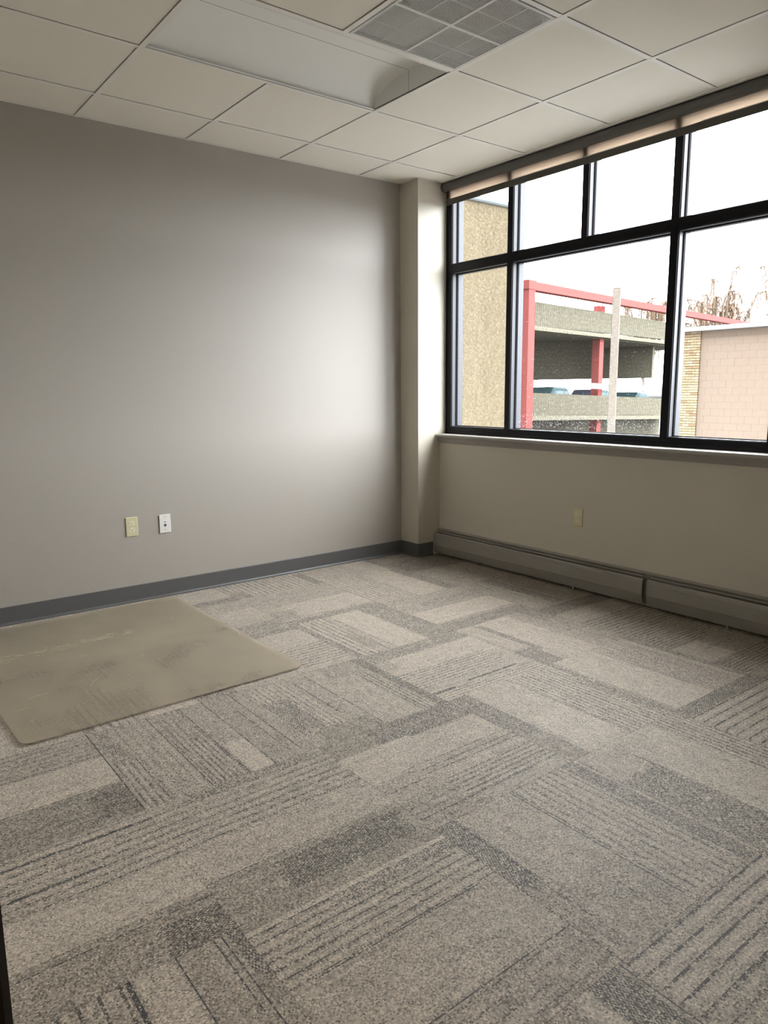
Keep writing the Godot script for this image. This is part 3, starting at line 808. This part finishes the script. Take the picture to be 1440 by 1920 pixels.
# ---------------------------------------------------------------- heater
func heater(z0: float, z1: float, label: String, run_on := 0.0) -> void:
	var t := thing("baseboard_heater", label, "heater", Vector3(WIN_X, 0, z0), 0.0, "baseboard heaters under the window")
	var length := z1 - z0
	var put := func(a: float, b: float, s: float) -> Vector3: return Vector3(-a, b, s)
	# outlines run clockwise in (out from the wall, up) so that the mirrored extrusion faces outwards
	var back := PackedVector2Array([Vector2(0.0005, 0.012), Vector2(0.004, 0.012), Vector2(0.004, 0.194), Vector2(0.022, 0.188), Vector2(0.0225, 0.191), Vector2(0.004, 0.199), Vector2(0.0005, 0.199)])
	back.reverse()
	var m := MB.new()
	m.extrude(back, 0.0, length + run_on, put)
	part("back_panel", m, M.heater, t)
	var inner := MB.new()
	inner.box(Vector3(-0.046, 0.045, 0.03), Vector3(-0.01, 0.105, length - 0.03))
	part("fin_element", inner, M.steel, t)
	var dam := PackedVector2Array([Vector2(0.033, 0.1795), Vector2(0.042, 0.1765), Vector2(0.042, 0.178), Vector2(0.033, 0.181)])
	dam.reverse()
	var d := MB.new()
	d.extrude(dam, 0.01, length - 0.01, put)
	part("damper", d, M.heater, t)
	var upper := PackedVector2Array([Vector2(0.052, 0.1685), Vector2(0.058, 0.1675), Vector2(0.0622, 0.163), Vector2(0.0638, 0.145), Vector2(0.0615, 0.1445), Vector2(0.0602, 0.161), Vector2(0.057, 0.165), Vector2(0.052, 0.166)])
	var u := MB.new()
	u.extrude(upper, 0.0, length, put)
	var cover := part("front_cover", u, M.heater, t)
	var lower := PackedVector2Array([Vector2(0.0632, 0.1432), Vector2(0.0646, 0.143), Vector2(0.0655, 0.082), Vector2(0.0665, 0.080), Vector2(0.0655, 0.078), Vector2(0.049, 0.02), Vector2(0.043, 0.019), Vector2(0.043, 0.021), Vector2(0.0475, 0.022), Vector2(0.0635, 0.080)])
	var lo := MB.new()
	lo.extrude(lower, 0.0, length, put)
	part("lower_cover", lo, M.heater, cover)
	var k := 0.45
	while k < length:
		boxed("foot_bracket", Vector3(-0.042, 0.0, k), Vector3(-0.02, 0.03, k + 0.012), M.heater, t)
		k += 0.82

# ---------------------------------------------------------------- wall plates
func outlet(at: Vector3, turn: float, label: String, m: Material) -> void:
	# local: x right, y up, z out of the wall
	var t := thing("wall_outlet", label, "outlet", at, turn)
	boxed("cover_plate", Vector3(-0.035, -0.057, 0.0002), Vector3(0.035, 0.057, 0.0058), m, t, 0.0028)
	for s in [1.0, -1.0]:
		var r := MB.new()
		var pts := PackedVector2Array()
		for k in 28:
			var w := TAU * k / 28
			pts.append(Vector2(0.0172 * cos(w), clampf(0.0172 * sin(w), -0.0142, 0.0142)))
		r.extrude(pts, 0.0055, 0.0072, func(a: float, b: float, z: float) -> Vector3: return Vector3(a, b + s * 0.0195, z))
		var f := part("receptacle", r, M.receptacle, t)
		boxed("slot", Vector3(-0.0075, s * 0.0195 + 0.0005, 0.007), Vector3(-0.0052, s * 0.0195 + 0.0085, 0.0075), M.slot, f)
		boxed("slot", Vector3(0.0052, s * 0.0195 + 0.0012, 0.007), Vector3(0.0074, s * 0.0195 + 0.0078, 0.0075), M.slot, f)
		var gnd := MB.new()
		gnd.tube([Vector3(0, s * 0.0195 - 0.0068, 0.006), Vector3(0, s * 0.0195 - 0.0068, 0.0075)], [0.0028, 0.0028], 10)
		part("slot", gnd, M.slot, f)
	var sc := MB.new()
	sc.tube([Vector3(0, 0, 0.0055), Vector3(0, 0, 0.0067)], [0.0028, 0.0026], 10)
	part("screw", sc, M.steel, t)

func build_plates() -> void:
	outlet(Vector3(0.145, 0.452, WALL_Z), 0.0, "ivory duplex outlet on the taupe wall, left of the white data plate", M.ivory)
	outlet(Vector3(WIN_X, 0.448, 1.104), -PI / 2, "ivory duplex outlet under the window, above the heater", M.ivory)
	var t := thing("data_outlet", "white data plate with one dark network jack on the taupe wall", "outlet", Vector3(0.3435, 0.448, WALL_Z))
	boxed("cover_plate", Vector3(-0.035, -0.057, 0.0002), Vector3(0.035, 0.057, 0.0062), M.plate_white, t, 0.0028)
	boxed("jack", Vector3(-0.0075, -0.0165, 0.006), Vector3(0.0075, -0.0025, 0.0066), M.jack, t)
	var tri := MB.new()
	tri.extrude(PackedVector2Array([Vector2(-0.007, 0.0125), Vector2(0.0, 0.0055), Vector2(0.007, 0.0125)]), 0.006, 0.0066, func(a: float, b: float, z: float) -> Vector3: return Vector3(a, b, z))
	part("jack_mark", tri, M.slot, t)
	boxed("blank_insert", Vector3(-0.0065, 0.019, 0.006), Vector3(0.0065, 0.029, 0.0066), M.plate_white, t, 0.0005)
	boxed("jack_latch", Vector3(-0.003, -0.021, 0.006), Vector3(0.003, -0.019, 0.0064), M.slot, t)
	for y in [0.042, -0.036]:
		var sc := MB.new()
		sc.tube([Vector3(0, y, 0.0058), Vector3(0, y, 0.0070)], [0.0024, 0.0022], 10)
		part("screw", sc, M.slot, t)

func build_anchor() -> void:
	var t := thing("wall_anchor", "tiny white wall anchor left in the taupe wall above the data plate", "wall anchor", Vector3(0.311, 1.016, WALL_Z))
	var c := MB.new()
	c.tube([Vector3(0, 0, 0.0002), Vector3(0, 0, 0.0025)], [0.0045, 0.0038], 12)
	part("collar", c, M.plate_white, t)
	var h := MB.new()
	h.tube([Vector3(0, 0, 0.002), Vector3(0, 0, 0.0028)], [0.0018, 0.0018], 8)
	part("screw_hole", h, M.slot, t)

# ---------------------------------------------------------------- chair mat
func build_mat() -> void:
	var t := thing("chair_mat", "translucent olive plastic chair mat, scratched, on the carpet by the taupe wall", "chair mat", Vector3(-0.2245, 0.0, 0.4505), deg_to_rad(0.95))
	var hx := 0.588
	var hz := 0.7285
	var r := 0.045
	var pts := PackedVector2Array()
	for q in [[1, 1, 0.0], [-1, 1, 0.5], [-1, -1, 1.0], [1, -1, 1.5]]:
		for k in 7:
			var w: float = PI * q[2] + PI * 0.5 * k / 6.0
			pts.append(Vector2(q[0] * (hx - r) + r * cos(w), q[1] * (hz - r) + r * sin(w)))
	pts.reverse()
	var m := MB.new()
	m.extrude(pts, 0.0075, 0.0105, func(a: float, b: float, y: float) -> Vector3: return Vector3(a, y, b))
	# map the top over the whole sheet
	for i in m.v.size():
		m.uv[i] = Vector2(m.v[i].x / (2.0 * hx) + 0.5, m.v[i].z / (2.0 * hz) + 0.5)
	part("sheet", m, mat_material(), t)
	# rows of studs under the sheet
	var stud := CylinderMesh.new()
	stud.top_radius = 0.0026
	stud.bottom_radius = 0.002
	stud.height = 0.0078
	stud.radial_segments = 6
	stud.rings = 0
	var mm := MultiMesh.new()
	mm.transform_format = MultiMesh.TRANSFORM_3D
	mm.mesh = stud
	var nx := 46
	var nz := 58
	mm.instance_count = nx * nz
	for i in nx:
		for j in nz:
			mm.set_instance_transform(i * nz + j, Transform3D(Basis(), Vector3(-hx + 0.03 + i * (2.0 * hx - 0.06) / (nx - 1), 0.0036, -hz + 0.03 + j * (2.0 * hz - 0.06) / (nz - 1))))
	var mi := MultiMeshInstance3D.new()
	mi.name = "studs"
	mi.multimesh = mm
	mi.material_override = mat(lin(0.52, 0.47, 0.36), 0.6, 0.3)
	mi.set_meta("kind", "stuff")
	t.add_child(mi)

func mat_material() -> StandardMaterial3D:
	# olive plastic with faint streaks and pale scratches (1 px = about 1.2 mm)
	var w := 1024
	var h := 1280
	var rr := RandomNumberGenerator.new()
	rr.seed = 23
	var im := noise(0.008, 4, 31).get_seamless_image(256, 320)
	im.resize(w, h, Image.INTERPOLATE_CUBIC)
	im.convert(Image.FORMAT_RGBA8)
	var fine := noise(0.4, 2, 33).get_seamless_image(512, 640)
	for y in h:
		for x in w:
			var q := im.get_pixel(x, y).r - 0.5 + (fine.get_pixel(x / 2, y / 2).r - 0.5) * 0.35
			var k := 1.0 + q * 0.13
			im.set_pixel(x, y, Color(0.69 * k, 0.64 * k, 0.555 * k, 0.44))
	var pale := Color(0.86, 0.80, 0.64, 0.9)
	# a band of short scratches where the chair rolled, and a few long ones
	for k in 120:
		var a := Vector2(rr.randf_range(0.02, 0.62) * w, rr.randfn(0.335, 0.016) * h)
		a.y += (0.31 - a.x / w) * 0.03 * h
		scratch(im, a, rr.randfn(0.0, 0.16) if a.x > w * 0.28 else rr.randf_range(-0.9, 0.9), rr.randf_range(12, 46), rr.randf_range(-0.02, 0.02), pale, rr.randf_range(0.3, 0.9))
	for q in [[0.30, 0.74, 1.25, 90.0], [0.10, 0.72, 0.5, 70.0], [0.04, 0.78, 0.2, 50.0], [0.55, 0.60, 1.2, 30.0], [0.83, 0.28, 0.7, 34.0], [0.97, 0.62, 1.3, 40.0], [0.36, 0.47, 0.1, 26.0]]:
		scratch(im, Vector2(q[0] * w, q[1] * h), -q[2], q[3], 0.008, pale, 0.7)
	var m := mat(Color.WHITE, 0.33, 0.5)
	m.albedo_texture = ImageTexture.create_from_image(im)
	m.transparency = BaseMaterial3D.TRANSPARENCY_ALPHA
	return m

func scratch(im: Image, a: Vector2, dir: float, length: float, bend: float, c: Color, strength: float) -> void:
	for s in int(length):
		dir += bend
		a += Vector2(cos(dir), sin(dir))
		var x := int(a.x)
		var y := int(a.y)
		if x < 1 or y < 1 or x >= im.get_width() - 1 or y >= im.get_height() - 1: return
		im.set_pixel(x, y, im.get_pixel(x, y).lerp(c, strength))
		im.set_pixel(x, y + 1, im.get_pixel(x, y + 1).lerp(c, strength * 0.4))

# ---------------------------------------------------------------- outside
func build_outside() -> void:
	var o := boxed("ground", Vector3(2.7, -4.4, -120), Vector3(160, -4.2, 90), M.asphalt, self)
	tag(o, "asphalt ground outside, below the window", "ground", "", "structure")
	# added sky blocker; own building: floors below and the stucco wing beside the window
	o = boxed("added_sky_blocker", Vector3(-16, 3.12, -45), Vector3(2.6, 30.0, 45), M.sky_blocker, self)  # unseen mass added to keep sky light off the outdoor walls
	tag(o, "added unseen block above the room that keeps sky light off the view outside", "building", "", "structure")
	o = boxed("wall_outside_below", Vector3(2.45, -4.2, -0.38), Vector3(2.6, -0.2, 30), M.stucco, self)
	tag(o, "outer wall of the building below the window", "wall", "", "structure")
	var wing := thing("stucco_wing", "tan stucco wall of the same building projecting outside the left panes", "building", Vector3(3.05, -4.2, -0.40))
	boxed("wall", Vector3(-0.44, 0, -6), Vector3(0.40, 6.86, 0), M.stucco, wing)
	boxed("roof_edge", Vector3(-0.44, 6.86, -6.02), Vector3(0.43, 6.90, 0.03), M.roof_metal, wing, 0.01)
	o = boxed("added_bounce_roof", Vector3(2.62, -1.1, -0.38), Vector3(11.0, -1.0, 14.0), M.bounce_pale, self)  # unseen reflector added to throw sky light up at the ceiling
	tag(o, "added unseen pale roof under the window that bounces light onto the ceiling", "roof", "", "structure")
	build_garage()
	build_brick_building()
	# whitewashed post standing between
	var post := thing("wooden_post", "tall whitewashed square post standing before the parking deck", "post", Vector3(13.5, -4.2, -6.47), 0.6)
	boxed("shaft", Vector3(-0.09, 0, -0.09), Vector3(0.09, 7.64, 0.09), M.post_wood, post, 0.012)
	boxed("cap", Vector3(-0.085, 7.64, -0.085), Vector3(0.085, 7.67, 0.085), M.post_wood, post, 0.012)
	tree(Vector3(78.0, -4.2, -38.8), 19.0, 5, "bare weeping tree with twin tops behind the red beam")
	tree(Vector3(98.0, -4.2, -39.5), 22.0, 9, "bare weeping tree at the right edge of the window")
	tree(Vector3(88.0, -4.2, -53.9), 19.0, 14, "small bare tree behind the parking deck parapet")

func fluted(u0: float, u1: float, y0: float, y1: float, rise: float, z: float, thick: float) -> MB:
	# ribbed concrete panel; its edges rise by «rise» per metre
	var m := MB.new()
	var u := u0
	var step := 0.105
	while u < u1:
		var b := minf(u + step, u1)
		var c := u + step * 0.62
		var yb := func(q: float) -> float: return y0 + rise * (q - u0)
		var yt := func(q: float) -> float: return y1 + rise * (q - u0)
		m.quad(Vector3(u, yb.call(u), z), Vector3(c, yb.call(c), z), Vector3(c, yt.call(c), z), Vector3(u, yt.call(u), z))
		m.quad(Vector3(c, yb.call(c), z), Vector3(c + 0.004, yb.call(c), z - 0.022), Vector3(c + 0.004, yt.call(c), z - 0.022), Vector3(c, yt.call(c), z))
		m.quad(Vector3(c + 0.004, yb.call(c), z - 0.022), Vector3(b, yb.call(b), z - 0.022), Vector3(b, yt.call(b), z - 0.022), Vector3(c + 0.004, yt.call(c), z - 0.022))
		m.quad(Vector3(b, yb.call(b), z - 0.022), Vector3(b, yb.call(b), z), Vector3(b, yt.call(b), z), Vector3(b, yt.call(b), z - 0.022))
		u = b
	var L := u1 - u0
	sheared(m, u0, u1, y0, y1, rise, z - thick, z - 0.022)
	return m

func sheared(m: MB, u0: float, u1: float, y0: float, y1: float, rise: float, z0: float, z1: float) -> void:
	var e := rise * (u1 - u0)
	var A := [Vector3(u0, y0, z1), Vector3(u1, y0 + e, z1), Vector3(u1, y1 + e, z1), Vector3(u0, y1, z1)]
	var B := [Vector3(u0, y0, z0), Vector3(u1, y0 + e, z0), Vector3(u1, y1 + e, z0), Vector3(u0, y1, z0)]
	m.quad(A[0], A[1], A[2], A[3])
	m.quad(B[1], B[0], B[3], B[2])
	m.quad(A[3], A[2], B[2], B[3])
	m.quad(B[0], B[1], A[1], A[0])
	m.quad(A[1], B[1], B[2], A[2])
	m.quad(B[0], A[0], A[3], B[3])

func build_garage() -> void:
	var g := thing("parking_deck", "concrete parking deck with ribbed parapets and a red steel frame", "parking garage", Vector3(22.76, 0, -17.32), 0.2146)
	var add := func(called: String, u0: float, u1: float, y0: float, y1: float, rise: float, z0: float, z1: float, m: Material) -> void:
		var b := MB.new()
		sheared(b, u0, u1, y0, y1, rise, z0, z1)
		part(called, b, m, g)
	add.call("column", -0.56, -0.02, -4.2, 5.24, 0.0, 0.0, 0.4, M.red_steel)
	add.call("column", 8.22, 8.72, -4.2, 5.32, 0.0, -0.75, -0.35, M.red_steel)
	add.call("column", 20.4, 20.95, -4.2, 5.5, 0.0, -0.75, -0.35, M.red_steel)
	add.call("column", 15.6, 16.0, -4.2, 3.7, 0.0, -9.0, -8.6, M.red_steel)
	add.call("column_head", -0.6, 0.03, 5.24, 5.6, 0.0, -0.02, 0.42, M.red_steel)
	add.call("beam", 0.03, 36.0, 5.24, 5.58, 0.0137, -0.05, 0.35, M.red_steel)
	part("parapet", fluted(0.12, 22.9, 3.86, 4.86, 0.009, 0.0, 0.22), M.concrete, g, "ribbed concrete parapet of the upper level")
	add.call("parapet_lip", 0.12, 22.9, 3.68, 3.86, 0.004, -0.3, 0.02, M.concrete)
	add.call("deck_slab", 0.12, 23.0, 3.68, 3.84, 0.0, -16.0, -0.3, M.concrete)
	add.call("cross_wall", 8.9, 9.2, 1.78, 3.68, 0.0, -15.5, -0.9, M.concrete)
	add.call("cross_wall", 17.2, 17.5, 1.78, 3.68, 0.0, -15.5, -0.9, M.concrete)
	add.call("guard_rail", -0.02, 22.9, 1.32, 1.60, -0.0225, 0.02, 0.1, M.rail_white)
	part("parapet", fluted(0.05, 22.9, 0.07, 1.05, -0.030, 0.0, 0.22), M.concrete, g, "ribbed concrete parapet of the lower level")
	add.call("parapet_lip", 0.05, 22.9, -0.14, 0.07, -0.032, -0.3, 0.02, M.concrete)
	add.call("deck_slab", 0.05, 23.0, -0.14, 0.02, -0.030, -16.0, -0.3, M.concrete)
	add.call("back_wall", 0.05, 23.0, -4.2, -0.2, -0.03, -2.6, -2.3, M.concrete)
	# parked cars behind the lower parapet (deck top falls 0.03 m per metre)
	car(7.3, 2.6, M.car_green, "dark green parked car behind the parapet, nearest the red column")
	car(12.6, 2.6, M.car_dark, "dark blue parked car behind the parapet, half behind the white post")
	car(18.6, 2.6, M.car_green, "dark parked car behind the parapet at the far end")

func car(u: float, back: float, paint: Material, label: String) -> void:
	var ang := 0.2146
	var X := Vector3(cos(ang), 0, -sin(ang))
	var Zv := Vector3(sin(ang), 0, cos(ang))
	var p := Vector3(22.76, 0, -17.32) + X * u - Zv * back
	p.y = 0.03 - 0.03 * u
	var t := thing("parked_car", label, "car", p, ang, "cars parked on the deck")
	t.rotation.z = atan(-0.03)
	var put := func(a: float, b: float, s: float) -> Vector3: return Vector3(a, b, s)
	var body := MB.new()
	body.extrude(PackedVector2Array([Vector2(-2.2, 0.25), Vector2(2.2, 0.25), Vector2(2.25, 0.6), Vector2(2.1, 0.82), Vector2(1.2, 0.95), Vector2(-1.5, 0.97), Vector2(-2.15, 0.92), Vector2(-2.25, 0.6)]), -0.85, 0.85, put)
	part("body", body, paint, t)
	var cab := MB.new()
	cab.extrude(PackedVector2Array([Vector2(-1.55, 0.95), Vector2(1.15, 0.94), Vector2(0.45, 1.4), Vector2(0.2, 1.45), Vector2(-0.75, 1.45), Vector2(-1.0, 1.42)]), -0.72, 0.72, put)
	part("roof", cab, paint, t)
	for s in [-1.0, 1.0]:
		for q in [[-1.38, -0.72, -0.95, -0.72], [-0.64, 0.12, -0.64, 0.12], [0.2, 0.98, 0.2, 0.42]]:
			var wn := MB.new()
			wn.extrude(PackedVector2Array([Vector2(q[0], 1.0), Vector2(q[1], 1.0), Vector2(q[3], 1.37), Vector2(q[2], 1.37)]), s * 0.722 - 0.004, s * 0.722 + 0.004, put)
			part("side_window", wn, M.car_glass, t)
		for x in [-1.4, 1.4]:
			var wh := MB.new()
			wh.tube([Vector3(x, 0.32, s * 0.68), Vector3(x, 0.32, s * 0.87)], [0.32, 0.32], 16)
			part("wheel", wh, M.tyre, t)

func build_brick_building() -> void:
	var X := 19.1
	var b := thing("brick_building", "low building with tan brick pier, pale pink block wall and white roof edge", "building", Vector3(X, -4.2, -8.4))
	boxed("body", Vector3(0.06, 0, 0), Vector3(14, 7.0, 10), M.mortar, b)
	boxed("roof_edge", Vector3(-0.12, 7.0, -0.1), Vector3(14.1, 7.125, 10.1), M.coping, b, 0.01, "white roof edge")
	# brick pier: z 0 .. 0.9
	var rr := RandomNumberGenerator.new()
	rr.seed = 12
	var whole := MB.new()
	whole.cbox(Vector3(-0.05, 0.004, 0.004), Vector3(0.07, 0.0675, 0.199), 0.004)
	var wm := whole.mesh()
	var half := MB.new()
	half.cbox(Vector3(-0.05, 0.004, 0.004), Vector3(0.07, 0.0675, 0.096), 0.004)
	var hm := half.mesh()
	var tones := [M.brick_a, M.brick_a, M.brick_b, M.brick_b, M.brick_c]
	var y := 3.75
	var row := 0
	while y < 6.93:
		var z := 0.0
		if row % 2 == 1:
			_brick(b, hm, tones[rr.randi() % 5], y, z)
			z += 0.1
		while z < 0.85:
			if z + 0.2 > 0.905:
				_brick(b, hm, tones[rr.randi() % 5], y, z)
				z += 0.1
			else:
				_brick(b, wm, tones[rr.randi() % 5], y, z)
				z += 0.2
		y += 0.0757
		row += 1
	# block wall beyond the pier
	boxed("block_joints", Vector3(0.0, 3.5, 0.915), Vector3(0.06, 7.0, 4.9), M.block, b)
	var blk := MB.new()
	blk.cbox(Vector3(-0.004, 0.001, 0.001), Vector3(0.09, 0.1985, 0.3985), 0.002)
	var bm := blk.mesh()
	for r in 17:
		for k in 9:
			var o := part_mesh("block", bm, M.block, b)
			o.position = Vector3(0, 3.6 + r * 0.2, 0.92 + k * 0.4 - (0.2 if r % 2 else 0.0) + 0.2)
		if r % 2 == 0:
			var hb := boxed("block", Vector3(-0.005, 3.602 + r * 0.2, 0.922), Vector3(0.09, 3.799 + r * 0.2, 1.118), M.block, b)

func _brick(b: Node3D, m: Mesh, mt: Material, y: float, z: float) -> void:
	var o := part_mesh("brick", m, mt, b)
	o.position = Vector3(0, y, z)

func tree(at: Vector3, height: float, sd: int, label: String) -> void:
	var t := thing("bare_tree", label, "tree", at)
	var rr := RandomNumberGenerator.new()
	rr.seed = sd
	var trunk := MB.new()
	trunk.tube([Vector3.ZERO, Vector3(0.1, height * 0.25, 0), Vector3(0.0, height * 0.5, 0.1)], [0.24, 0.17, 0.12], 8)
	part("trunk", trunk, M.bark, t)
	var limbs := MB.new()
	var twigs := MB.new()
	for k in 16:
		var a := TAU * k / 16.0 + rr.randf() * 0.4
		var from := Vector3(0.02, height * rr.randf_range(0.28, 0.5), 0.05)
		var lean := rr.randf_range(0.12, 0.5)
		var top := from + Vector3(cos(a) * lean, 1.0, sin(a) * lean) * height * rr.randf_range(0.3, 0.5)
		var mid := from.lerp(top, 0.5) + Vector3(cos(a), 0.4, sin(a)) * 0.4
		var arch := top + Vector3(cos(a) * 1.2, 0.2, sin(a) * 1.2) * rr.randf_range(0.5, 1.3)
		limbs.tube([from, mid, top, arch], [0.12, 0.085, 0.06, 0.04], 5, false)
		# hanging twigs
		for j in 70:
			var q := rr.randf_range(0.35, 1.0)
			var p := mid.lerp(top, (q - 0.35) / 0.45) if q < 0.8 else top.lerp(arch, (q - 0.8) / 0.2)
			var side := Vector3(rr.randfn(0, 0.45), 0.0, rr.randfn(0, 0.45))
			var drop := rr.randf_range(0.4, 2.4)
			twigs.tube([p, p + side * 0.5 + Vector3(0, 0.12, 0), p + side * 0.9 + Vector3(0, -drop * 0.35, 0), p + side + Vector3(0, -drop, 0)], [0.04, 0.038, 0.036, 0.028], 3, false)
	part("limbs", limbs, M.bark, t)
	part("twigs", twigs, M.twig, t).set_meta("kind", "stuff")

# ---------------------------------------------------------------- start
func _ready() -> void:
	rng.seed = 7
	make_camera_and_light()
	make_materials()
	build_shell()
	build_floor()
	build_ceiling()
	build_window()
	build_sill()
	build_outside()
	build_recessed_light()
	build_diffuser()
	build_shade()
	heater(PIER_Z + 0.004, 1.604, "long baseboard heater under the window, starting at the pier", 0.027)
	heater(1.632, REAR_Z - 0.02, "baseboard heater under the window, right of the dark gap")
	build_mat()
	build_plates()
	build_anchor()
